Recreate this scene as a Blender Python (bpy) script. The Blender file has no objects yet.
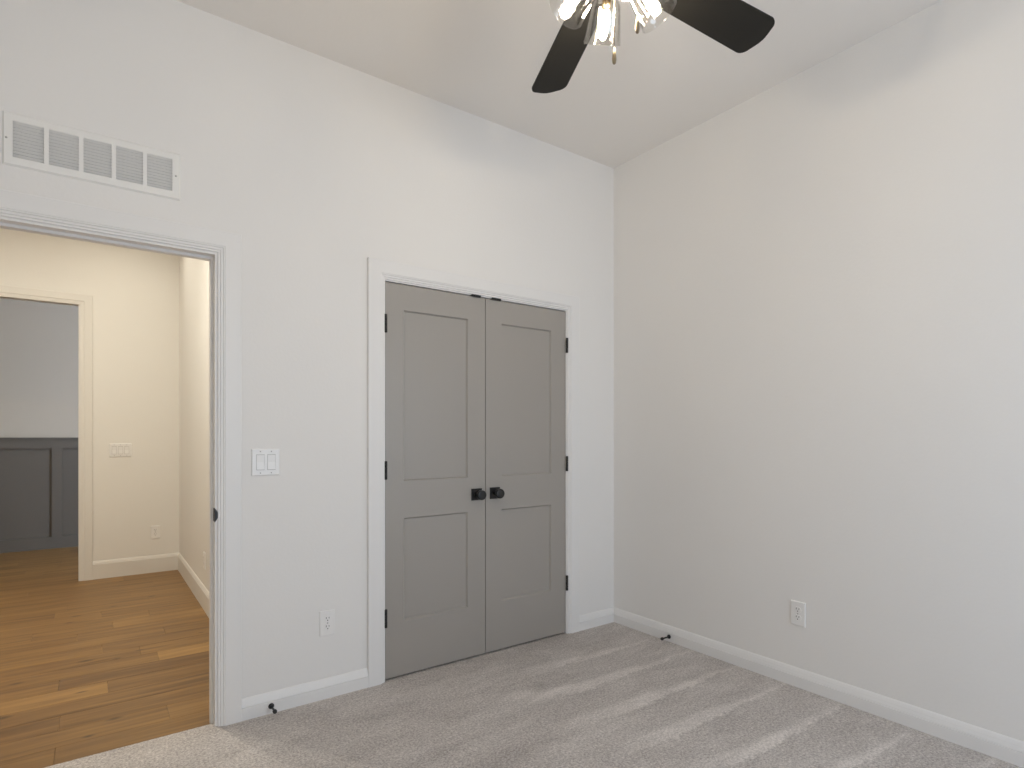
import bpy, bmesh, math, random
from mathutils import Vector, Matrix
sc = bpy.context.scene
C = sc.collection
R = math.radians

# ------------------------------------------------------------------ camera, world, exposure
cam_d = bpy.data.cameras.new('camera')
cam = bpy.data.objects.new('camera', cam_d); C.objects.link(cam)
cam.location = (-2.826, -2.736, 1.245)
cam.rotation_euler = (R(90), 0, R(-35.96))
cam_d.sensor_width = 36; cam_d.lens = 36 * 579 / 1024
cam_d.shift_y = 52 / 1024
cam_d.clip_start = 0.02
sc.camera = cam
sc.view_settings.view_transform = 'Standard'
sc.view_settings.look = 'None'
sc.view_settings.exposure = 0.0
sc.view_settings.gamma = 1.0
sc.view_settings.use_curve_mapping = False
sc.cycles.max_bounces = 12
sc.cycles.diffuse_bounces = 8
sc.cycles.glossy_bounces = 4
sc.cycles.transparent_max_bounces = 16
sc.cycles.caustics_reflective = False
sc.cycles.caustics_refractive = False
sc.cycles.sample_clamp_indirect = 6

SKY = 8.2
w = bpy.data.worlds.new('daylight'); sc.world = w; w.use_nodes = True
bg = w.node_tree.nodes['Background']
bg.inputs[0].default_value = (0.70, 0.82, 1.0, 1); bg.inputs[1].default_value = SKY
BULB = 40.0
HALL_W = 3.05
FAR_W = 1.75

def portal(name, loc, rot, sx, sy):
    d = bpy.data.lights.new(name, 'AREA'); d.shape = 'RECTANGLE'; d.size = sx; d.size_y = sy
    d.cycles.is_portal = True
    o = bpy.data.objects.new(name, d); C.objects.link(o); o.location = loc; o.rotation_euler = rot
    return o

# room dimensions (metres): corner of the closet wall and the right wall is the origin
XL, YB, H = -3.36, -4.10, 3.035        # bedroom left wall, back wall, ceiling
WT = 0.115                             # wall thickness
HX, HY = -2.165, 3.47                  # hallway side wall, hallway far wall
FY = 5.46                              # panelled wall of the room beyond
WIN = (-2.05, -0.60, 0.60, 2.20)       # bedroom window in the back wall
portal('window_daylight', ((WIN[0] + WIN[1]) / 2, YB - 0.09, (WIN[2] + WIN[3]) / 2), (R(90), 0, 0), WIN[1] - WIN[0], WIN[3] - WIN[2])

# ------------------------------------------------------------------ materials
def nt(name):
    m = bpy.data.materials.new(name); m.use_nodes = True
    t = m.node_tree
    return m, t, t.nodes['Principled BSDF']

def N(t, typ, **kw):
    n = t.nodes.new(typ)
    for k, v in kw.items():
        if k.startswith('i_'):
            n.inputs[int(k[2:])].default_value = v
        else:
            setattr(n, k, v)
    return n

def L(t, a, b): t.links.new(a, b)

def math_n(t, op, a, b=None, c=None, clamp=False):
    n = t.nodes.new('ShaderNodeMath'); n.operation = op; n.use_clamp = clamp
    for i, v in enumerate((a, b, c)):
        if v is None: continue
        if isinstance(v, (int, float)): n.inputs[i].default_value = v
        else: t.links.new(v, n.inputs[i])
    return n.outputs[0]

def paint(name, col, rough=0.55, bump=0.0, scale=120, var=0.0, metal=0.0, spec=0.4):
    m, t, b = nt(name)
    b.inputs['Base Color'].default_value = (*col, 1)
    b.inputs['Roughness'].default_value = rough
    b.inputs['Metallic'].default_value = metal
    b.inputs['Specular IOR Level'].default_value = spec
    g = N(t, 'ShaderNodeNewGeometry')
    n1 = N(t, 'ShaderNodeTexNoise'); n1.inputs['Scale'].default_value = scale; n1.inputs['Detail'].default_value = 3
    L(t, g.outputs['Position'], n1.inputs['Vector'])
    if bump:
        bp = N(t, 'ShaderNodeBump'); bp.inputs['Strength'].default_value = bump; bp.inputs['Distance'].default_value = 0.002
        L(t, n1.outputs[0], bp.inputs['Height']); L(t, bp.outputs[0], b.inputs['Normal'])
    if var:
        n2 = N(t, 'ShaderNodeTexNoise'); n2.inputs['Scale'].default_value = 3; n2.inputs['Detail'].default_value = 4
        L(t, g.outputs['Position'], n2.inputs['Vector'])
        mx = N(t, 'ShaderNodeMix', data_type='RGBA')
        mx.inputs[6].default_value = (*[c * (1 - var) for c in col], 1)
        mx.inputs[7].default_value = (*[min(1, c * (1 + var)) for c in col], 1)
        L(t, n2.outputs[0], mx.inputs[0]); L(t, mx.outputs[2], b.inputs['Base Color'])
    return m

M = {}
M['wall'] = paint('matte_white_wall_paint', (0.80, 0.785, 0.765), 0.75, 0.22, 70, 0.01, spec=0.25)
M['ceiling'] = paint('matte_ceiling_paint', (0.83, 0.80, 0.765), 0.85, 0.2, 60, 0.01, spec=0.2)
M['trim'] = paint('satin_white_trim_paint', (0.79, 0.78, 0.768), 0.42, 0.03, 90)
M['hall_wall'] = paint('matte_cream_hall_paint', (0.79, 0.775, 0.74), 0.75, 0.2, 70, 0.01, spec=0.25)
M['hall_trim'] = paint('satin_cream_trim_paint', (0.735, 0.715, 0.675), 0.5, 0.03, 90)
M['greige'] = paint('matte_greige_wall_paint', (0.50, 0.455, 0.39), 0.8, 0.2, 70, 0.01, spec=0.25)
M['door'] = paint('satin_grey_door_paint', (0.338, 0.315, 0.286), 0.30, 0.03, 160, 0.015, spec=1.0)
M['wainscot'] = paint('charcoal_panel_paint', (0.12, 0.108, 0.094), 0.5, 0.05, 120, 0.02)
M['black'] = paint('matte_black_metal', (0.012, 0.012, 0.012), 0.42, 0.05, 400, spec=0.5)
M['blade'] = paint('matte_black_blade_finish', (0.013, 0.012, 0.010), 0.6, 0.05, 220, 0.1, spec=0.25)
M['bronze'] = paint('dark_bronze_metal', (0.06, 0.05, 0.035), 0.38, 0.03, 300, metal=0.6)
M['brass'] = paint('aged_brass_metal', (0.26, 0.21, 0.14), 0.32, 0.03, 300, metal=0.85)
M['plastic'] = paint('white_plastic', (0.82, 0.81, 0.795), 0.3, 0.02, 300)
M['vent'] = paint('white_enamelled_steel', (0.82, 0.81, 0.785), 0.45, 0.02, 300)
M['vent_dark'] = paint('painted_duct_shade', (0.10, 0.10, 0.095), 0.8, 0.1, 80)  # shade behind the louvres, painted in as a dark colour
M['slot'] = paint('dark_slot', (0.05, 0.05, 0.05), 0.6, 0.02, 300)
M['screw'] = paint('painted_screw_head', (0.38, 0.37, 0.35), 0.4, 0.02, 300)

def glass_mat(name, ior, tint, body=0.0, rough=0.02):
    m, t, b = nt(name)
    t.nodes.remove(b)
    out = t.nodes['Material Output']
    fr = N(t, 'ShaderNodeLayerWeight'); fr.inputs[0].default_value = 0.5
    tr = N(t, 'ShaderNodeBsdfTransparent'); tr.inputs[0].default_value = (*tint, 1)
    gl = N(t, 'ShaderNodeBsdfGlossy'); gl.inputs['Roughness'].default_value = rough
    ns = N(t, 'ShaderNodeTexNoise'); ns.inputs['Scale'].default_value = 18
    bp = N(t, 'ShaderNodeBump'); bp.inputs['Strength'].default_value = 0.12; bp.inputs['Distance'].default_value = 0.004
    L(t, ns.outputs[0], bp.inputs['Height']); L(t, bp.outputs[0], gl.inputs['Normal'])
    mx = N(t, 'ShaderNodeMixShader')
    f2 = math_n(t, 'MULTIPLY_ADD', math_n(t, 'POWER', fr.outputs['Facing'], 3.0), 0.4, 0.07 + body, clamp=True)
    L(t, f2, mx.inputs[0]); L(t, tr.outputs[0], mx.inputs[1]); L(t, gl.outputs[0], mx.inputs[2])
    L(t, mx.outputs[0], out.inputs[0])
    return m
M['shade_glass'] = glass_mat('clear_shade_glass', 1.5, (0.97, 0.965, 0.95), 0.02, 0.06)
M['pane'] = glass_mat('window_glass', 1.45, (0.98, 0.99, 0.985))

def emit(name, col, s):
    m, t, b = nt(name)
    b.inputs['Base Color'].default_value = (0.8, 0.75, 0.6, 1)
    b.inputs['Emission Color'].default_value = (*col, 1)
    b.inputs['Emission Strength'].default_value = s
    return m
M['bulb'] = emit('glowing_warm_bulb', (1.0, 0.86, 0.67), BULB * 10)
M['lens'] = emit('glowing_downlight_lens', (1.0, 0.84, 0.60), 12)

def carpet_mat():
    m, t, b = nt('taupe_cut_pile_carpet')
    b.inputs['Roughness'].default_value = 0.95
    b.inputs['Specular IOR Level'].default_value = 0.1
    g = N(t, 'ShaderNodeNewGeometry'); sep = N(t, 'ShaderNodeSeparateXYZ')
    L(t, g.outputs['Position'], sep.inputs[0])
    def noise(scale, det=2, rough=0.5):
        n = N(t, 'ShaderNodeTexNoise'); n.inputs['Scale'].default_value = scale
        n.inputs['Detail'].default_value = det; n.inputs['Roughness'].default_value = rough
        L(t, g.outputs['Position'], n.inputs['Vector']); return n.outputs[0]
    fine = noise(105, 3, 0.8); mid = noise(48, 2); huge = noise(1.7, 2)
    warp = noise(3.2, 2)
    mpb = N(t, 'ShaderNodeMapping'); mpb.inputs['Scale'].default_value = (2.6, 7.5, 1); mpb.inputs['Rotation'].default_value = (0, 0, 0.25)
    L(t, g.outputs['Position'], mpb.inputs[0])
    nb = N(t, 'ShaderNodeTexNoise'); nb.inputs['Scale'].default_value = 1.0; nb.inputs['Detail'].default_value = 4; nb.inputs['Roughness'].default_value = 0.62
    nb.inputs['Distortion'].default_value = 0.7
    L(t, mpb.outputs[0], nb.inputs['Vector']); big = nb.outputs[0]
    X, Y = sep.outputs[0], sep.outputs[1]
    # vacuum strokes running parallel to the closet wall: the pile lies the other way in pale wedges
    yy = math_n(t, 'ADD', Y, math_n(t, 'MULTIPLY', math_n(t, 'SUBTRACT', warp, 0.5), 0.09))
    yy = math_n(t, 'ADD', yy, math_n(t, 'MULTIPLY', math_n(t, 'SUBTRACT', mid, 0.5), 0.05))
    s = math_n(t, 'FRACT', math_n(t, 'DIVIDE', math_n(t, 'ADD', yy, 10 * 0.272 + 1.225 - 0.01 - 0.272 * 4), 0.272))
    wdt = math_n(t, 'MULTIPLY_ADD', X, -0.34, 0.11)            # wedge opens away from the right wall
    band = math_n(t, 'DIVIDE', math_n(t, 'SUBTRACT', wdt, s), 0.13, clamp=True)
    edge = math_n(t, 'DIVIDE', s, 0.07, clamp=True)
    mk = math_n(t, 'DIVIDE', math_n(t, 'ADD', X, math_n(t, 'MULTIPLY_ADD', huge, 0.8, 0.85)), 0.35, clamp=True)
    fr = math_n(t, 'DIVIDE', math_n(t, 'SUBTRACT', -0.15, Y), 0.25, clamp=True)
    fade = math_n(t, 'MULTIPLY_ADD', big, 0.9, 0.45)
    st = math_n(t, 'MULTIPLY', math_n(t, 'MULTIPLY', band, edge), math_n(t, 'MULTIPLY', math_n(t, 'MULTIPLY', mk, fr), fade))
    blot = math_n(t, 'MULTIPLY_ADD', math_n(t, 'SUBTRACT', big, 0.5), 0.75, 0.38)
    blot = math_n(t, 'MULTIPLY_ADD', math_n(t, 'SUBTRACT', fine, 0.5), 2.5, blot)
    blot = math_n(t, 'MULTIPLY_ADD', math_n(t, 'SUBTRACT', mid, 0.5), 0.35, blot)
    # scuffs where feet turned the pile
    for kx, ky, ax_, ay_, amt in ((-1.16, -.53, .10, .045, .22), (-1.05, -.50, .06, .05, -.16), (-1.02, -.60, .11, .035, .22), (-1.10, -.98, .28, .06, .16),
                                  (-1.35, -.62, .22, .05, .10), (-1.55, -.95, .25, .08, -.10), (-1.25, -.80, .20, .06, -.08), (-2.0, -.45, .3, .1, .08)):
        dx = math_n(t, 'DIVIDE', math_n(t, 'SUBTRACT', X, kx), ax_)
        dy = math_n(t, 'DIVIDE', math_n(t, 'SUBTRACT', yy, ky), ay_)
        d = math_n(t, 'SQRT', math_n(t, 'ADD', math_n(t, 'MULTIPLY', dx, dx), math_n(t, 'MULTIPLY', dy, dy)))
        k = math_n(t, 'DIVIDE', math_n(t, 'SUBTRACT', 1.3, d), 0.9, clamp=True)
        blot = math_n(t, 'MULTIPLY_ADD', k, amt, blot)
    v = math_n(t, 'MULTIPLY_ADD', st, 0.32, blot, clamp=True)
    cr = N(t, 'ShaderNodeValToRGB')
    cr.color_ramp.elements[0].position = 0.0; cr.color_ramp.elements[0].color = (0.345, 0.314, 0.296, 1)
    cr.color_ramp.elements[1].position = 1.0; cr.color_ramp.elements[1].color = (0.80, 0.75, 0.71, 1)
    L(t, v, cr.inputs[0]); L(t, cr.outputs[0], b.inputs['Base Color'])
    bp = N(t, 'ShaderNodeBump'); bp.inputs['Strength'].default_value = 0.6; bp.inputs['Distance'].default_value = 0.006
    hh = math_n(t, 'ADD', fine, math_n(t, 'MULTIPLY', mid, 0.8))
    L(t, hh, bp.inputs['Height']); L(t, bp.outputs[0], b.inputs['Normal'])
    return m
M['carpet'] = carpet_mat()

def oak_mat():
    m, t, b = nt('oiled_oak_planks')
    b.inputs['Roughness'].default_value = 0.42
    b.inputs['Specular IOR Level'].default_value = 0.35
    g = N(t, 'ShaderNodeNewGeometry')
    at = N(t, 'ShaderNodeAttribute', attribute_name='tone')
    off = N(t, 'ShaderNodeVectorMath', operation='SCALE'); off.inputs[3].default_value = 9
    L(t, at.outputs['Color'], off.inputs[0])
    add = N(t, 'ShaderNodeVectorMath', operation='ADD'); L(t, g.outputs['Position'], add.inputs[0]); L(t, off.outputs[0], add.inputs[1])
    mp = N(t, 'ShaderNodeMapping'); mp.inputs['Scale'].default_value = (0.9, 11, 1)
    L(t, add.outputs[0], mp.inputs[0])
    n1 = N(t, 'ShaderNodeTexNoise'); n1.inputs['Scale'].default_value = 2.2; n1.inputs['Detail'].default_value = 6; n1.inputs['Distortion'].default_value = 0.6
    L(t, mp.outputs[0], n1.inputs['Vector'])
    sx = N(t, 'ShaderNodeSeparateXYZ'); L(t, g.outputs['Position'], sx.inputs[0])
    wob = math_n(t, 'MULTIPLY', math_n(t, 'SUBTRACT', n1.outputs[0], 0.5), 0.03)
    knot = None
    for kx, ky, kr in ((-2.853, 1.245, .021), (-2.868, .774, .016), (-2.746, .357, .018), (-3.147, .653, .020), (-3.134, 1.082, .018), (-2.839, .238, .012),
                       (-2.267, 1.397, .014), (-2.712, 1.185, .013), (-2.914, 2.272, .018), (-2.95, 2.12, .014), (-2.60, 1.26, .012), (-2.45, 2.55, .016), (-3.4, 1.75, .018), (-2.70, 2.40, .012)):
        dx = math_n(t, 'MULTIPLY', math_n(t, 'SUBTRACT', sx.outputs[0], kx), 0.42)
        dy = math_n(t, 'ADD', math_n(t, 'SUBTRACT', sx.outputs[1], ky), wob)
        d = math_n(t, 'SQRT', math_n(t, 'ADD', math_n(t, 'MULTIPLY', dx, dx), math_n(t, 'MULTIPLY', dy, dy)))
        k = math_n(t, 'DIVIDE', math_n(t, 'SUBTRACT', kr, d), kr * .8, clamp=True)
        knot = k if knot is None else math_n(t, 'MAXIMUM', knot, k)
    sp = N(t, 'ShaderNodeSeparateColor'); L(t, at.outputs['Color'], sp.inputs[0])
    v = math_n(t, 'MULTIPLY_ADD', math_n(t, 'SUBTRACT', n1.outputs[0], 0.5), 0.85, sp.outputs[0], clamp=True)
    cr = N(t, 'ShaderNodeValToRGB'); e = cr.color_ramp.elements
    e[0].position = 0.0; e[0].color = (0.15, 0.081, 0.032, 1)
    e[1].position = 1.0; e[1].color = (0.63, 0.39, 0.130, 1)
    x = e.new(0.5); x.color = (0.355, 0.203, 0.071, 1)
    L(t, v, cr.inputs[0])
    mx = N(t, 'ShaderNodeMix', data_type='RGBA'); mx.inputs[7].default_value = (0.06, 0.035, 0.02, 1)
    L(t, math_n(t, 'MULTIPLY', knot, 0.8), mx.inputs[0]); L(t, cr.outputs[0], mx.inputs[6])
    L(t, mx.outputs[2], b.inputs['Base Color'])
    bp = N(t, 'ShaderNodeBump'); bp.inputs['Strength'].default_value = 0.15; bp.inputs['Distance'].default_value = 0.001
    L(t, n1.outputs[0], bp.inputs['Height']); L(t, bp.outputs[0], b.inputs['Normal'])
    return m
M['oak'] = oak_mat()

# ------------------------------------------------------------------ mesh helpers
def box(bm, x0, x1, y0, y1, z0, z1, mi=0):
    v = [bm.verts.new(p) for p in ((x0, y0, z0), (x1, y0, z0), (x1, y1, z0), (x0, y1, z0), (x0, y0, z1), (x1, y0, z1), (x1, y1, z1), (x0, y1, z1))]
    fs = []
    for q in ((0, 3, 2, 1), (4, 5, 6, 7), (0, 1, 5, 4), (1, 2, 6, 5), (2, 3, 7, 6), (3, 0, 4, 7)):
        f = bm.faces.new([v[i] for i in q]); f.material_index = mi; fs.append(f)
    return v

def lathe(bm, prof, mat=Matrix(), seg=32, mi=0, cap=True):
    """prof: [(radius, height)] turned about local z"""
    rings = []
    for r, z in prof:
        rings.append([bm.verts.new(mat @ Vector((r * math.cos(2 * math.pi * k / seg), r * math.sin(2 * math.pi * k / seg), z))) for k in range(seg)])
    for a, b in zip(rings, rings[1:]):
        for k in range(seg):
            f = bm.faces.new((a[k], a[(k + 1) % seg], b[(k + 1) % seg], b[k])); f.material_index = mi; f.smooth = True
    if cap:
        for rg in (rings[0], rings[-1]):
            f = bm.faces.new(rg); f.material_index = mi
    return rings

def align(p, d):
    d = Vector(d).normalized()
    return Matrix.Translation(p) @ d.to_track_quat('Z', 'Y').to_matrix().to_4x4()

def tube(bm, pts, r, seg=12, mi=0):
    pts = [Vector(p) for p in pts]; rings = []
    for i, p in enumerate(pts):
        d = (pts[min(i + 1, len(pts) - 1)] - pts[max(i - 1, 0)])
        mt = align(p, d)
        rings.append([bm.verts.new(mt @ Vector((r * math.cos(2 * math.pi * k / seg), r * math.sin(2 * math.pi * k / seg), 0))) for k in range(seg)])
    for a, b in zip(rings, rings[1:]):
        for k in range(seg):
            f = bm.faces.new((a[k], a[(k + 1) % seg], b[(k + 1) % seg], b[k])); f.smooth = True; f.material_index = mi
    bm.faces.new(rings[0]); bm.faces.new(rings[-1])

def prism(bm, outline, y0, y1, mi=0):
    """closed outline in x-z, extruded from y0 to y1"""
    a = [bm.verts.new((x, y0, z)) for x, z in outline]; b = [bm.verts.new((x, y1, z)) for x, z in outline]
    n = len(a)
    for f in (bm.faces.new(a), bm.faces.new(b)): f.material_index = mi
    for i in range(n):
        f = bm.faces.new((a[i], a[(i + 1) % n], b[(i + 1) % n], b[i])); f.material_index = mi

def bevel(bm, w, seg=2):
    bmesh.ops.bevel(bm, geom=[e for e in bm.edges if len(e.link_faces) == 2 and e.calc_face_angle(0) > 0.7], offset=w, segments=seg, profile=0.6, affect='EDGES')

def obj(name, bm, mats, parent=None, loc=None):
    bmesh.ops.recalc_face_normals(bm, faces=bm.faces[:])
    me = bpy.data.meshes.new(name); bm.to_mesh(me); bm.free()
    if not isinstance(mats, (list, tuple)): mats = [mats]
    for m in mats: me.materials.append(m)
    o = bpy.data.objects.new(name, me); C.objects.link(o)
    if parent: o.parent = parent
    if loc: o.location = loc
    return o

def tag(o, label, cat, kind=None, group=None):
    o['label'] = label; o['category'] = cat
    if kind: o['kind'] = kind
    if group: o['group'] = group
    return o

def empty(name, loc, rz=0):
    o = bpy.data.objects.new(name, None); C.objects.link(o)
    o.location = loc; o.rotation_euler = (0, 0, rz); o.empty_display_size = 0.05
    return o

def B(): return bmesh.new()

def struct(name, bm, m, label, cat, parent=None):
    return tag(obj(name, bm, m, parent), label, cat, 'structure')

# ------------------------------------------------------------------ floors
CZ = 0.009
bm = B(); box(bm, XL, 0, YB, 0.0, -0.03, CZ)
box(bm, -3.234, -2.388, 0.0, 0.035, -0.03, CZ)
struct('floor', bm, M['carpet'], 'taupe cut pile bedroom carpet with pale vacuum strokes', 'carpet')

def oak_floor():
    rnd = random.Random(5)
    x0, x1, y0, y1 = -5.2, -1.0, 0.045, FY
    rowh = 0.161
    fixed = {0: [(-4.1, .42), (-2.944, .40), (-1.0, .50)], 1: [(-3.7, .45), (-2.547, .50), (-1.0, .56)],
             2: [(-3.9, .42), (-2.94, .36), (-1.0, .47)], 3: [(-3.15, .37), (-1.6, .41), (-1.0, .5)],
             4: [(-4.4, .5), (-2.763, .66), (-1.4, .42)], 5: [(-3.8, .45), (-2.96, .49), (-1.7, .33)],
             6: [(-3.6, .42), (-2.523, .50), (-1.5, .70)], 7: [(-3.5, .50), (-2.6, .44), (-1.4, .52)],
             8: [(-4.0, .52), (-2.778, .54), (-1.5, .43)], 9: [(-3.3, .46), (-2.45, .5), (-1.3, .42)],
             10: [(-3.9, .44), (-2.9, .52), (-1.3, .47)], 11: [(-3.127, .54), (-2.714, .49), (-1.5, .63)],
             12: [(-3.4, .47), (-2.5, .55), (-1.3, .5)], 14: [(-3.035, .40), (-1.9, .55)]}
    bm = B(); lay = bm.loops.layers.color.new('tone')
    r = 0; y = 0.0355
    while y < y1 - 0.001:
        ya = min(y0 + rowh * (r + 1), y1); segs = []
        xx = x0
        if r in fixed:
            for e, tn in fixed[r]:
                segs.append((xx, e, tn)); xx = e
        while xx < x1 - 0.01:
            e = min(x1, xx + rnd.uniform(0.6, 1.5)); segs.append((xx, e, rnd.uniform(0.40, 0.60))); xx = e
        for a, b2, tn in segs:
            b2 = min(b2, x1)
            if b2 - a < 0.01: continue
            g = 0.0006
            vs = [bm.verts.new(p) for p in ((a + g, y + g, 0), (b2 - g, y + g, 0), (b2 - g, ya - g, 0), (a + g, ya - g, 0))]
            lo = [bm.verts.new((v.co.x, v.co.y, -0.012)) for v in vs]
            fs = [bm.faces.new(vs)] + [bm.faces.new((vs[i], lo[i], lo[(i + 1) % 4], vs[(i + 1) % 4])) for i in range(4)]
            c = (tn, rnd.random(), rnd.random(), 1)
            for f in fs:
                for l in f.loops: l[lay] = c
        y = ya; r += 1
    sub = box(bm, x0, x1, 0.0355, y1, -0.03, -0.012)
    return bm
fl = struct('floor_hallway', oak_floor(), M['oak'], 'honey oak plank floor of the hallway seen through the doorway', 'floor')

# ------------------------------------------------------------------ walls and ceilings
ENT = (-3.216, -2.402, 2.017)      # bedroom doorway clear opening
CLO = (-1.631, -0.424, 2.028)      # closet clear opening
J = 0.018
bm = B()
for x0, x1, z0, z1 in ((XL - WT, ENT[0] - J, 0, H), (ENT[0] - J, ENT[1] + J, ENT[2] + J, H), (ENT[1] + J, CLO[0] - J, 0, H),
                       (CLO[0] - J, CLO[1] + J, CLO[2] + J, H), (CLO[1] + J, 0, 0, H)):
    box(bm, x0, x1, 0, WT, z0, z1)
struct('wall_front', bm, M['wall'], 'white closet wall with the doorway and the double doors in it', 'wall')
bm = B(); box(bm, 0, WT, YB - WT, 0.9, 0, H)
struct('wall_right', bm, M['wall'], 'plain white wall on the right with one outlet low down', 'wall')
bm = B(); box(bm, XL - WT, XL, YB - WT, 0, 0, H)
struct('wall_left', bm, M['wall'], 'white bedroom wall left of the doorway, outside the view', 'wall')
bm = B()
box(bm, XL, WIN[0], YB - WT, YB, 0, H); box(bm, WIN[1], 0, YB - WT, YB, 0, H)
box(bm, WIN[0], WIN[1], YB - WT, YB, 0, WIN[2]); box(bm, WIN[0], WIN[1], YB - WT, YB, WIN[3], H)
struct('wall_back', bm, M['wall'], 'white window wall behind the viewer', 'wall')
bm = B(); box(bm, XL - WT, WT, YB - WT, 0.9, H, H + 0.1)
struct('ceiling', bm, M['ceiling'], 'flat off-white bedroom ceiling with the fan below it', 'ceiling')
# closet interior behind the double doors
bm = B(); box(bm, HX + 0.005, 0, 0.75, 0.9, 0, H); box(bm, HX, HX + WT, WT, 0.75, 0, H)
struct('wall_closet', bm, M['wall'], 'closet inner walls hidden behind the grey double doors', 'wall')
bm = B(); box(bm, HX + WT, 0, 0.0005, 0.75, -0.03, CZ - 0.0005)
struct('floor_closet', bm, M['carpet'], 'closet carpet hidden behind the grey double doors', 'carpet')

# hallway shell
FO = (-4.30, -2.920, 2.378)        # far opening clear
bm = B()
for x0, x1, z0, z1 in ((-5.2, FO[0] - J, 0, H), (FO[0] - J, FO[1] + J, FO[2] + J, H), (FO[1] + J, HX, 0, H)):
    box(bm, x0, x1, HY, HY + WT, z0, z1)
struct('wall_hallway_far', bm, M['hall_wall'], 'cream hallway wall facing the doorway with a tall cased opening', 'wall')
bm = B(); box(bm, HX, HX + WT, 0.9, HY + WT, 0, H)
struct('wall_hallway_side', bm, M['hall_wall'], 'cream hallway wall running away just left of the bedroom door jamb', 'wall')
bm = B(); box(bm, -5.2 - WT, -5.2, 0, FY + WT, 0, H)
struct('wall_hallway_left', bm, M['hall_wall'], 'cream hallway wall out of view to the left', 'wall')
bm = B(); box(bm, -5.2, XL - WT, 0.0, WT, 0, H)
struct('wall_hallway_near', bm, M['hall_wall'], 'cream hallway wall beside the bedroom, out of view', 'wall')
bm = B(); box(bm, -5.2 - WT, -1.0, 0.9, FY + WT, H, H + 0.1); box(bm, -5.2 - WT, XL - WT, 0, 0.9, H, H + 0.1)
struct('ceiling_hallway', bm, M['ceiling'], 'hallway ceiling above the oak floor', 'ceiling')
bm = B(); box(bm, -5.2, -1.0, FY, FY + WT, 0, H)
struct('wall_far_room', bm, M['greige'], 'greige wall above the charcoal panelling in the room beyond', 'wall')
bm = B(); box(bm, -1.0, -1.0 + WT, HY + WT, FY + WT, 0, H)
struct('wall_far_room_right', bm, M['hall_wall'], 'hidden right wall of the panelled room beyond', 'wall')

# wainscot of the far room: boards and battens
bm = B()
box(bm, -5.2, -1.0, FY - 0.006, FY, 0, 1.21)
box(bm, -5.2, -1.0, FY - 0.032, FY - 0.006, 0, 0.135)
box(bm, -5.2, -1.0, FY - 0.032, FY - 0.006, 1.108, 1.212)
for k in range(-3, 4):
    xc = -3.139 + k * 0.62
    if xc < -5.1: continue
    box(bm, xc - 0.046, xc + 0.046, FY - 0.032, FY - 0.006, 0.135, 1.108)
box(bm, -5.2, -1.0, FY - 0.050, FY, 1.212, 1.228)
struct('trim_wainscot', bm, M['wainscot'], 'charcoal board and batten wainscot on the far room wall', 'wainscot')

# ------------------------------------------------------------------ trim: casings, jambs, baseboards
CP = [(0, 0), (0, .0080), (.0015, .0090), (.0085, .0090), (.0100, .0135), (.0190, .0140), (.0205, .0185), (.0255, .0190), (.0270, .0210), (.088, .0210), (.091, .0190), (.091, 0)]
def casing(x0, x1, zt, y, sgn, prof=CP):
    """U shaped mitred casing round an opening, standing proud of the wall face y in direction sgn"""
    bm = B(); rings = []
    for u, t in prof:
        yy = y + sgn * t
        rings.append([bm.verts.new(p) for p in ((x0 - u, yy, 0), (x0 - u, yy, zt + u), (x1 + u, yy, zt + u), (x1 + u, yy, 0))])
    n = len(rings)
    for i in range(n):
        a, b = rings[i], rings[(i + 1) % n]
        for k in range(3): bm.faces.new((a[k], a[k + 1], b[k + 1], b[k]))
    bm.faces.new([r[0] for r in rings]); bm.faces.new([r[3] for r in rings])
    return bm

def jamb(x0, x1, zt, y0, y1, sy0=None, sy1=None):
    bm = B()
    box(bm, x0 - J, x0, y0, y1, 0, zt + J); box(bm, x1, x1 + J, y0, y1, 0, zt + J); box(bm, x0, x1, y0, y1, zt, zt + J)
    if sy0 is not None:
        s = 0.011
        box(bm, x0, x0 + s, sy0, sy1, 0, zt); box(bm, x1 - s, x1, sy0, sy1, 0, zt); box(bm, x0 + s, x1 - s, sy0, sy1, zt - s, zt)
    return bm
RV = 0.010
struct('trim_1', casing(ENT[0] - RV, ENT[1] + RV, ENT[2] + RV, 0, -1), M['trim'], 'white stepped casing round the open bedroom doorway', 'door casing')
dj = struct('trim_2', jamb(*ENT, -0.0005, WT + 0.0005, 0.042, 0.078), M['trim'], 'white door jamb with stop strip lining the open doorway', 'door jamb')
struct('trim_3', casing(ENT[0] - RV, ENT[1] + RV, ENT[2] + RV, WT, 1), M['trim'], 'casing on the hallway side of the bedroom doorway, unseen', 'door casing')
struct('trim_4', casing(CLO[0] - .004, CLO[1] + .006, CLO[2] + .006, 0, -1), M['trim'], 'white stepped casing round the grey closet doors', 'door casing')
struct('trim_5', jamb(*CLO, -0.0005, WT + 0.0005, 0.041, 0.075), M['trim'], 'white jamb just visible round the grey closet doors', 'door jamb')
CP2 = [(0, 0), (0, .010), (.012, .012), (.030, .014), (.033, .018), (.040, .018), (.086, .018), (.090, .016), (.090, 0)]
struct('trim_6', casing(FO[0] - .008, FO[1] + .008, FO[2] - .006, HY, -1, CP2), M['hall_trim'], 'cream casing round the tall opening at the end of the hall', 'door casing')
struct('trim_7', jamb(*FO, HY - 0.0005, HY + WT + 0.0005), M['hall_trim'], 'jamb inside the tall opening to the panelled room', 'door jamb')

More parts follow.
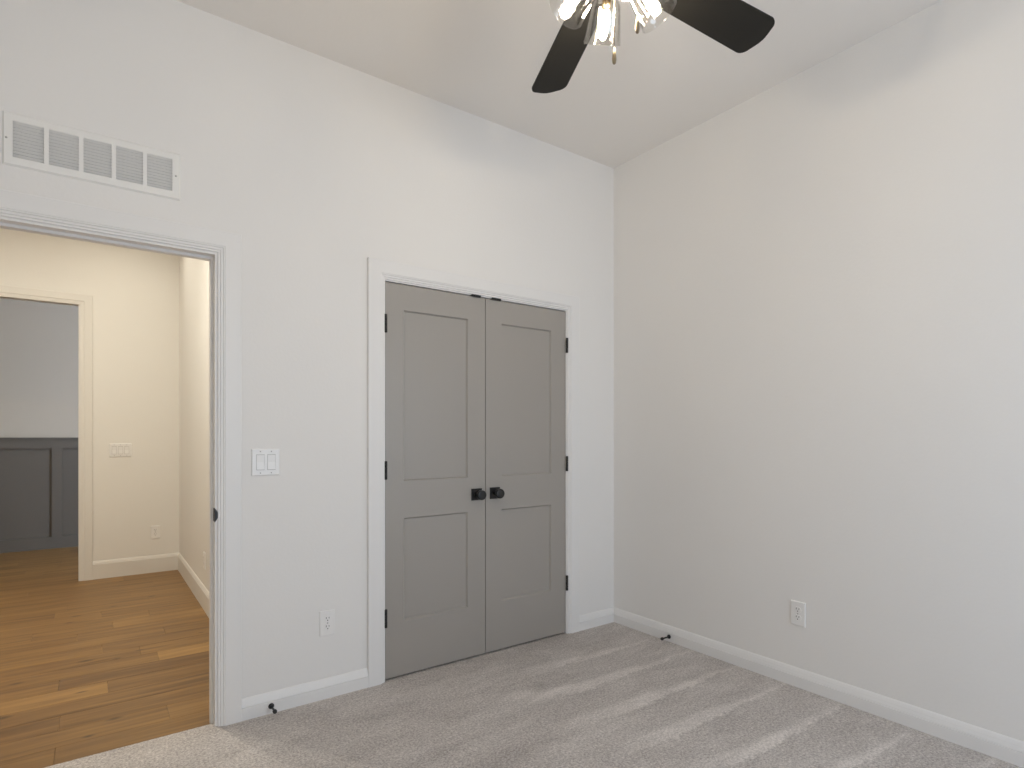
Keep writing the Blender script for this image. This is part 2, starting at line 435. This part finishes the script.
# strike plate of the bedroom doorway
bm = B()
box(bm, ENT[1] - 0.0018, ENT[1], 0.001, 0.034, 0.880, 0.936)
seg = 12; pts = [(ENT[1] - 0.0018, 0.877), (ENT[1] - 0.0018, 0.939)]
pts += [(ENT[1] - 0.0018 + 0.0135 * math.sin(math.pi * k / seg) ** 0.8, 0.937 - 0.058 * k / seg) for k in range(1, seg)]
prism(bm, pts, -0.0035, 0.001)
sp = obj('strike_plate', bm, M['black'], dj); sp['label'] = 'black latch strike plate'

BP = [(0, 0), (.0190, 0), (.0190, .0600), (.0178, .0620), (.0135, .0630), (.0165, .0645), (.0162, .0665), (.0115, .0780), (.0108, .0800), (.0100, .0830), (.0050, .0945), (.0020, .0985), (0, .0995)]
BPH = [(0, 0), (.0140, 0), (.0140, .128), (.0110, .133), (.0110, .138), (.0060, .150), (.0030, .155), (0, .156)]
def baseboard(p0, p1, prof=BP):
    """p0 -> p1 along the wall with the room on the right hand side"""
    p0 = Vector((*p0, 0)); p1 = Vector((*p1, 0)); d = (p1 - p0).normalized(); n = Vector((d.y, -d.x, 0))
    bm = B()
    a = [bm.verts.new(p0 + n * t + Vector((0, 0, z))) for t, z in prof]; b = [bm.verts.new(p1 + n * t + Vector((0, 0, z))) for t, z in prof]
    for i in range(len(a)): bm.faces.new((a[i], a[(i + 1) % len(a)], b[(i + 1) % len(a)], b[i]))
    bm.faces.new(a); bm.faces.new(b)
    return bm
xce = ENT[1] + RV + .091; xcl = CLO[0] - .004 - .091; xcr = CLO[1] + .006 + .091
struct('baseboard_front_left', baseboard((xce, 0), (xcl, 0)), M['trim'], 'white baseboard between the doorway and the closet', 'baseboard')
struct('baseboard_front_right', baseboard((xcr, 0), (0, 0)), M['trim'], 'short white baseboard between the closet and the room corner', 'baseboard')
struct('baseboard_right', baseboard((0, 0), (0, YB)), M['trim'], 'long white baseboard along the plain right wall', 'baseboard')
struct('baseboard_back', baseboard((0, YB), (XL, YB)), M['trim'], 'baseboard under the window behind the viewer', 'baseboard')
struct('baseboard_left', baseboard((XL, YB), (XL, 0)), M['trim'], 'baseboard on the unseen left wall', 'baseboard')
struct('baseboard_hallway_far', baseboard((FO[1] + .008 + .09, HY), (HX, HY), BPH), M['hall_trim'], 'tall cream baseboard on the far hallway wall', 'baseboard')
struct('baseboard_hallway_side', baseboard((HX, HY), (HX, WT + 0.03), BPH), M['hall_trim'], 'tall cream baseboard receding along the hallway side wall', 'baseboard')

# ------------------------------------------------------------------ window behind the viewer
bm = B()
wx0, wx1, wz0, wz1 = WIN
for a in ((wx0, wx0 + .05, wz0, wz1), (wx1 - .05, wx1, wz0, wz1), (wx0 + .05, wx1 - .05, wz0, wz0 + .05), (wx0 + .05, wx1 - .05, wz1 - .05, wz1),
          ((wx0 + wx1) / 2 - .025, (wx0 + wx1) / 2 + .025, wz0 + .05, wz1 - .05)):
    box(bm, a[0], a[1], YB - 0.08, YB - 0.03, a[2], a[3])
wf = struct('window_1', bm, M['trim'], 'white framed bedroom window behind the viewer', 'window')
bm = B(); box(bm, wx0 + .05, wx1 - .05, YB - 0.058, YB - 0.053, wz0 + .05, wz1 - .05)
obj('window_pane', bm, M['pane'], wf)
bm = B(); box(bm, wx0 - .05, wx1 + .05, YB - 0.03, YB + 0.04, wz0 - .025, wz0); bevel(bm, .004)
obj('window_sill', bm, M['trim'], wf)

# ------------------------------------------------------------------ closet doors
def door_leaf(x0, x1, px0, px1, y0=0.002, th=0.035, z0=0.019, z1=2.022):
    bm = B(); xs = [x0, px0, px1, x1]; zs = [z0, 0.294, 0.824, 1.014, 1.893, z1]
    V = {}
    def v(x, y, z):
        k = (round(x, 5), round(y, 5), round(z, 5))
        if k not in V: V[k] = bm.verts.new((x, y, z))
        return V[k]
    dp, bw = 0.011, 0.0075
    for i in range(3):
        for j in range(5):
            a, b, c, d = xs[i], xs[i + 1], zs[j], zs[j + 1]
            if i == 1 and j in (1, 3):
                o = [v(a, y0, c), v(b, y0, c), v(b, y0, d), v(a, y0, d)]
                q = bw
                n = [v(a + q, y0 + dp, c + q), v(b - q, y0 + dp, c + q), v(b - q, y0 + dp, d - q), v(a + q, y0 + dp, d - q)]
                for k in range(4): bm.faces.new((o[k], o[(k + 1) % 4], n[(k + 1) % 4], n[k]))
                bm.faces.new(n)
            else:
                bm.faces.new((v(a, y0, c), v(b, y0, c), v(b, y0, d), v(a, y0, d)))
    yb = y0 + th
    bk = [v(x0, yb, z0), v(x1, yb, z0), v(x1, yb, z1), v(x0, yb, z1)]
    bm.faces.new(bk)
    bm.faces.new([v(x, y0, z0) for x in xs] + [bk[1], bk[0]])
    bm.faces.new([v(x, y0, z1) for x in xs] + [bk[2], bk[3]])
    bm.faces.new([v(x0, y0, z) for z in zs] + [bk[3], bk[0]])
    bm.faces.new([v(x1, y0, z) for z in zs] + [bk[2], bk[1]])
    return bm

def knob(parent, x, z, y=0.002):
    bm = B(); box(bm, x - .0325, x + .0325, y - .008, y, z - .0325, z + .0325); bevel(bm, .002)
    rs = obj('knob_rosette', bm, M['black'], parent)
    bm = B()
    lathe(bm, [(.015, 0.0), (.0115, .006), (.011, .022), (.014, .028), (.024, .032), (.0272, .038), (.0275, .050), (.0262, .055), (.024, .0565), (.012, .0575), (.002, .0575)], align((x, y - .008, z), (0, -1, 0)), 32)
    obj('knob', bm, M['black'], rs)

def hinge(parent, x, z, side):
    bm = B()
    lathe(bm, [(.003, -.047), (.0075, -.0455), (.0075, -.0155), (.0066, -.015), (.0075, -.0145), (.0075, .0145), (.0066, .015), (.0075, .0155), (.0075, .0455), (.003, .047)], Matrix.Translation((x, -.0070, z)), 16)
    box(bm, x - .010 if side < 0 else x - .002, x + .002 if side < 0 else x + .010, -.003, .0015, z - .0445, z + .0445)
    obj('hinge', bm, M['black'], parent)

def catch(parent, x):
    bm = B(); box(bm, x - .030, x + .030, -.006, .030, 2.0225, 2.0275)
    box(bm, x - .030, x + .030, -.010, -.0055, 2.019, 2.031)
    o = obj('ball_catch', bm, M['black'], parent)

d1 = tag(obj('door_1', door_leaf(-1.6285, -1.0272, -1.528, -1.141), M['door']), 'left grey two panel closet door with black knob', 'door', 'structure')
d2 = tag(obj('door_2', door_leaf(-1.0232, -0.4265, -0.914, -0.541), M['door']), 'right grey two panel closet door, nearer the corner', 'door', 'structure')
knob(d1, -1.086, 0.919); knob(d2, -0.963, 0.920)
for z in (1.812, 1.072, 0.326):
    hinge(d1, CLO[0] + .001, z, -1); hinge(d2, CLO[1] + .003, z, 1)
catch(d1, -1.093); catch(d2, -0.956)

# ------------------------------------------------------------------ plates on the walls (local frame: face towards -y)
def plate_bm(wd, ht, t=0.0068):
    bm = B(); box(bm, -wd / 2, wd / 2, -t, 0, -ht / 2, ht / 2)
    bmesh.ops.bevel(bm, geom=[e for e in bm.edges if all(abs(v.co.y + t) < 1e-6 for v in e.verts)], offset=0.0035, segments=2, profile=0.5, affect='EDGES')
    return bm

def outlet(loc, rz, label):
    o = empty('outlet', loc, rz); tag(o, label, 'outlet')
    obj('cover_plate', plate_bm(.072, .118), M['plastic'], o)
    for s in (-1, 1):
        bm = B(); zc = s * 0.0195
        outl = []
        for k in range(24):
            a = 2 * math.pi * k / 24
            outl.append((.0172 * math.cos(a), zc + max(-.0142, min(.0142, .0172 * math.sin(a)))))
        prism(bm, outl, -.0085, -.005)
        rc = obj('receptacle', bm, M['plastic'], o)
        bm = B()
        box(bm, -.0078, -.0052, -.0089, -.0084, zc + .001, zc + .0095)
        box(bm, .0052, .0078, -.0089, -.0084, zc + .002, zc + .0085)
        lathe(bm, [(.0027, 0), (.0027, .0005)], align((0, -.0084, zc - .0065), (0, -1, 0)), 12)
        obj('slot', bm, M['slot'], rc)
    bm = B(); lathe(bm, [(.0032, 0), (.0032, .001), (.002, .0016)], align((0, -.0066, 0), (0, -1, 0)), 14)
    obj('screw', bm, M['screw'], o)
    return o

def rocker_switch(loc, rz, n, label, horizontal_pitch=0.046):
    o = empty('light_switch', loc, rz); tag(o, label, 'light switch')
    wd = .072 + (n - 1) * horizontal_pitch
    obj('cover_plate', plate_bm(wd, .118), M['plastic'], o)
    for k in range(n):
        xc = (k - (n - 1) / 2) * horizontal_pitch
        bm = B(); box(bm, xc - .0172, xc + .0172, -.0076, -.005, -.0345, .0345)
        fr = obj('switch_frame', bm, M['screw'], o)
        bm = B()
        prism_pts = [(-.0052, -.0325), (-.0118, -.0325), (-.0084, .0), (-.0100, .0325), (-.0052, .0325)]
        a = [bm.verts.new((xc - .0160, y, z)) for y, z in prism_pts]; b = [bm.verts.new((xc + .0160, y, z)) for y, z in prism_pts]
        bm.faces.new(a); bm.faces.new(b)
        for i in range(5): bm.faces.new((a[i], a[(i + 1) % 5], b[(i + 1) % 5], b[i]))
        obj('rocker', bm, M['plastic'], fr)
        for s in (-1, 1):
            bm = B(); lathe(bm, [(.0028, 0), (.0028, .001), (.0018, .0014)], align((xc, -.0066, s * .0475), (0, -1, 0)), 12)
            obj('screw', bm, M['screw'], o)
    return o

RW = R(-90)
outlet((-1.924, -0.0002, 0.3605), 0, 'white duplex outlet low on the closet wall beside the closet casing')
outlet((-0.0002, -1.2515, 0.368), RW, 'white duplex outlet alone on the plain right wall')
outlet((-2.356, HY - .0002, 0.365), 0, 'small cream outlet on the far hallway wall above the baseboard')
outlet((HX - .0002, 1.955, 0.345), RW, 'cream outlet on the receding hallway side wall beside the door jamb')
rocker_switch((-2.199, -0.0002, 1.1285), 0, 2, 'white double rocker light switch on the wall right of the doorway')
rocker_switch((-2.6205, HY - .0002, 1.119), 0, 3, 'wide triple light switch on the cream far hallway wall')

# ------------------------------------------------------------------ return air grille
def grille():
    x0, x1, z0, z1 = -3.085, -2.530, 2.213, 2.405
    o = empty('air_vent', (0, 0, 0)); o.location = ((x0 + x1) / 2, 0, z0)
    tag(o, 'long white louvred return air vent above the doorway', 'air vent')
    ox, oz = o.location.x, o.location.z
    banks = [(-3.056 + k * .1020, -3.056 + k * .1020 + .0875) for k in range(5)]
    bz0, bz1 = 2.245, 2.375
    # face frame with five openings
    bm = B(); xs = sorted([x0 + .006, x1 - .006] + [v for b in banks for v in b]); zs = [z0 + .006, bz0, bz1, z1 - .006]
    t = 0.009
    for i in range(len(xs) - 1):
        for j in range(3):
            hole = j == 1 and i % 2 == 1
            if hole: continue
            box(bm, xs[i] - ox, xs[i + 1] - ox, -t, -t + .0016, zs[j] - oz, zs[j + 1] - oz)
    # sloping rim
    a = [(x0, -.001, z0), (x1, -.001, z0), (x1, -.001, z1), (x0, -.001, z1)]
    b = [(x0 + .006, -t, z0 + .006), (x1 - .006, -t, z0 + .006), (x1 - .006, -t, z1 - .006), (x0 + .006, -t, z1 - .006)]
    va = [bm.verts.new((p[0] - ox, p[1], p[2] - oz)) for p in a]; vb = [bm.verts.new((p[0] - ox, p[1], p[2] - oz)) for p in b]
    vc = [bm.verts.new((p[0] - ox, 0, p[2] - oz)) for p in a]
    for k in range(4):
        bm.faces.new((va[k], va[(k + 1) % 4], vb[(k + 1) % 4], vb[k])); bm.faces.new((vc[k], vc[(k + 1) % 4], va[(k + 1) % 4], va[k]))
    obj('frame', bm, M['vent'], o)
    for (bx0, bx1) in banks:
        bm = B(); n = 11; pit = (bz1 - bz0) / n
        for k in range(n):
            zc = bz1 - k * pit
            y0_, y1_, za, zb, th = -t + .0005, -.0006, zc - .0005, zc - .0078, .0008
            v = [bm.verts.new((x - ox, y, z - oz)) for x in (bx0, bx1) for y, z in ((y0_, za), (y1_, zb), (y1_, zb - th), (y0_, za - th))]
            for q in ((0, 1, 5, 4), (1, 2, 6, 5), (2, 3, 7, 6), (3, 0, 4, 7), (0, 3, 2, 1), (4, 5, 6, 7)): bm.faces.new([v[i] for i in q])
        obj('louvre_bank', bm, M['vent'], o)
    bm = B(); box(bm, banks[0][0] - ox, banks[-1][1] - ox, -.0005, -.0001, bz0 - oz, bz1 - oz)  # dark sheet on the solid wall stands in for the duct's shade
    obj('duct_shade_sheet', bm, M['vent_dark'], o)
    for sx in (-3.073, -2.548):
        bm = B(); lathe(bm, [(.0035, 0), (.0035, .001), (.002, .002)], align((sx - ox, -t, 2.309 - oz), (0, -1, 0)), 14)
        obj('screw', bm, M['screw'], o)
grille()

# ------------------------------------------------------------------ door stops on the baseboards
def door_stop(loc, rz, label):
    o = empty('door_stop', loc, rz); tag(o, label, 'door stop')
    al = align((0, 0, 0), (0, -1, 0))
    bm = B(); lathe(bm, [(.0125, 0), (.0125, .004), (.010, .008), (.006, .010)], al, 20); obj('base', bm, M['black'], o)
    bm = B(); lathe(bm, [(.0042, .008), (.0042, .060)], al, 14); obj('rod', bm, M['black'], o)
    bm = B(); lathe(bm, [(.0050, .056), (.0088, .058), (.0092, .068), (.0075, .072), (.002, .073)], al, 18); obj('tip', bm, M['black'], o)
door_stop((-2.180, -.0188, .043), 0, 'small black door stop on the baseboard right of the doorway')
door_stop((-.0188, -.475, .040), RW, 'small black door stop on the right wall baseboard near the corner')

# ------------------------------------------------------------------ hallway downlight, and unseen lamps added as fill
def downlight(x, y, watts, label):
    o = empty('recessed_or_fill_light', (x, y, H)); tag(o, label, 'ceiling light')
    bm = B(); lathe(bm, [(.060, -.001), (.062, -.006), (.088, -.005), (.090, -.0005)], Matrix(), 32, cap=False); obj('trim_ring', bm, M['plastic'], o)
    bm = B(); lathe(bm, [(.060, -.002), (.060, -.0025)], Matrix(), 32); obj('lens', bm, M['lens'], o)
    d = bpy.data.lights.new('downlight_beam', 'AREA'); d.shape = 'DISK'; d.size = .11; d.energy = watts; d.color = (1.0, 0.935, 0.80); d.spread = R(180)
    l = bpy.data.objects.new('downlight_beam', d); C.objects.link(l); l.parent = o; l.location = (0, 0, -.006)
downlight(-2.62, 2.80, HALL_W, 'recessed downlight in the hallway ceiling near the side wall')
downlight(-3.5, 1.7, HALL_W * 8.5, 'added unseen fill light in the hallway ceiling at the left')  # unseen lamp added to fill the far hallway wall
downlight(-2.8, 1.1, HALL_W * 6, 'added unseen fill light in the hallway ceiling just outside the bedroom')  # unseen lamp added as ambient fill for hallway walls and floor
downlight(-3.9, 4.5, FAR_W, 'added unseen fill light in the ceiling of the panelled room')  # unseen lamp added to light the far room dimly

# ------------------------------------------------------------------ ceiling fan
FX, FYc, ZB = -1.631, -1.577, 2.602
fan = empty('ceiling_fan', (FX, FYc, H))
tag(fan, 'black five blade ceiling fan with a cluster of clear glass lights', 'ceiling fan')
def fo(name, bm, m, parent=fan, label=None):
    o = obj(name, bm, m, parent)
    if label: o['label'] = label
    return o
dz = ZB - H
T = Matrix.Translation
bm = B(); lathe(bm, [(.066, -.0005), (.068, -.02), (.060, -.045), (.030, -.062), (.016, -.066)], Matrix(), 40); fo('canopy', bm, M['black'])
bm = B(); lathe(bm, [(.0125, -.06), (.0125, dz + .12)], Matrix(), 20); fo('downrod', bm, M['black'])
bm = B(); lathe(bm, [(.020, dz + .150), (.034, dz + .145), (.040, dz + .125), (.095, dz + .115), (.122, dz + .095), (.128, dz + .060), (.122, dz + .025), (.095, dz + .012), (.06, dz + .010)], Matrix(), 48); fo('motor_housing', bm, M['black'])
bm = B(); lathe(bm, [(.085, dz + .010), (.088, dz - .004), (.080, dz - .020), (.055, dz - .030), (.050, dz - .075), (.044, dz - .088), (.020, dz - .096), (.004, dz - .098)], Matrix(), 40)
kit = fo('switch_housing', bm, M['bronze'])
# blades
def blade_outline():
    pts = []; x0, x1, w0, w1 = .190, .665, .061, .0725
    rc = .034
    pts.append((x0, -w0 + .012)); pts.append((x0 + .010, -w0))
    yb = w1
    # lower long edge to the tip corner
    for k in range(7):
        a = -math.pi / 2 + (math.pi / 2 - 0.12) * k / 6
        pts.append((x1 - .010 - rc + rc * math.cos(a), -yb + rc + rc * math.sin(a)))
    for k in range(1, 6):
        u = -1 + 2 * k / 6
        pts.append((x1 - .010 * u * u + .0, u * (yb - rc)))
    for k in range(7):
        a = 0.12 + (math.pi / 2 - 0.12) * k / 6
        pts.append((x1 - .010 - rc + rc * math.cos(a), yb - rc + rc * math.sin(a)))
    pts.append((x0 + .010, w0)); pts.append((x0, w0 - .012))
    return pts
for k in range(5):
    ang = R(-4.9 + 72 * k)
    mt = T((0, 0, dz)) @ Matrix.Rotation(ang, 4, 'Z') @ Matrix.Rotation(R(-12.6), 4, 'X')
    bm = B(); ol = blade_outline()
    a = [bm.verts.new(mt @ Vector((x, y, .003))) for x, y in ol]; b = [bm.verts.new(mt @ Vector((x, y, -.003))) for x, y in ol]
    bm.faces.new(a); bm.faces.new(b)
    for i in range(len(a)): bm.faces.new((a[i], a[(i + 1) % len(a)], b[(i + 1) % len(a)], b[i]))
    bl = fo('fan_blade', bm, M['blade'])
    bm = B()
    ir = [(.085, -.018), (.150, -.014), (.185, -.030), (.245, -.034), (.255, -.020), (.255, .020), (.245, .034), (.185, .030), (.150, .014), (.085, .018)]
    a = [bm.verts.new(mt @ Vector((x, y, .0085))) for x, y in ir]; b = [bm.verts.new(mt @ Vector((x, y, .0033))) for x, y in ir]
    bm.faces.new(a); bm.faces.new(b)
    for i in range(len(a)): bm.faces.new((a[i], a[(i + 1) % len(a)], b[(i + 1) % len(a)], b[i]))
    fo('blade_iron', bm, M['black'], bl)
# three lights
ca = R(35.96)
Fv = Vector((math.sin(ca), math.cos(ca), 0)); Rv = Vector((math.cos(ca), -math.sin(ca), 0))
for th in (95, 185, 275, 5):
    hd = Rv * math.cos(R(th)) + Fv * math.sin(R(th))
    tilt = R(34.5)
    ax = hd * math.sin(tilt) + Vector((0, 0, -math.cos(tilt)))
    rim = hd * 0.134 + Vector((0, 0, 2.443 - H))
    Ls = 0.118
    p0 = rim - ax * Ls
    mt = align(p0, ax)
    bm = B()
    q0 = hd * .030 + Vector((0, 0, dz - .028)); q3 = p0 - ax * .028
    tube(bm, [q0, q3 - ax * .004, q3 + ax * .006], .0075, 14)
    arm = fo('light_arm', bm, M['bronze'], kit)
    bm = B(); lathe(bm, [(.010, -.030), (.024, -.026), (.026, -.004), (.031, .000), (.031, .006), (.012, .007)], mt, 32)
    obj('socket_cup', bm, M['bronze'], fan)
    bm = B()
    g = .0022
    prof = [(.027, .004), (.036, .010), (.0425, .022), (.0450, .040), (.0510, .080), (.0565, Ls), (.0571, Ls + .0008), (.0565 - g, Ls + .0008), (.0510 - g, .080), (.0450 - g, .040), (.0425 - g, .022), (.036 - g, .0115), (.027, .006)]
    lathe(bm, prof, mt, 48, cap=False)
    obj('glass_shade', bm, M['shade_glass'], fan)['label'] = 'clear glass shade'
    bm = B(); lathe(bm, [(.0135, .006), (.0135, .030), (.010, .034)], mt, 20); sk = obj('lamp_socket', bm, M['brass'], fan)
    bm = B(); lathe(bm, [(.008, .033), (.0110, .042), (.0128, .058), (.0128, .085), (.0105, .098), (.0050, .105), (.001, .107)], mt, 24)
    obj('light_bulb', bm, M['bulb'], fan)['label'] = 'glowing warm bulb'
# pull chains
for lat, dep, zb in ((-.005, -.045, 2.270), (.050, -.085, 2.327)):
    q = Rv * lat + Fv * dep
    bm = B()
    top = Vector((q.x * .9, q.y * .9, dz - .085)); fob = zb - H + .046
    tube(bm, [top, (q.x, q.y, dz - .11), (q.x, q.y, fob)], .0012, 8)
    z = fob
    while z < dz - .11:
        lathe(bm, [(.0004, -.0018), (.0018, 0), (.0004, .0018)], T((q.x, q.y, z)), 8); z += .006
    ch = fo('pull_chain', bm, M['brass'])
    bm = B()
    lathe(bm, [(.0010, .047), (.0028, .044), (.0052, .026), (.0062, .012), (.0050, .003), (.0034, .0)], T((q.x, q.y, zb - H)), 18)
    obj('chain_fob', bm, M['brass'], ch)
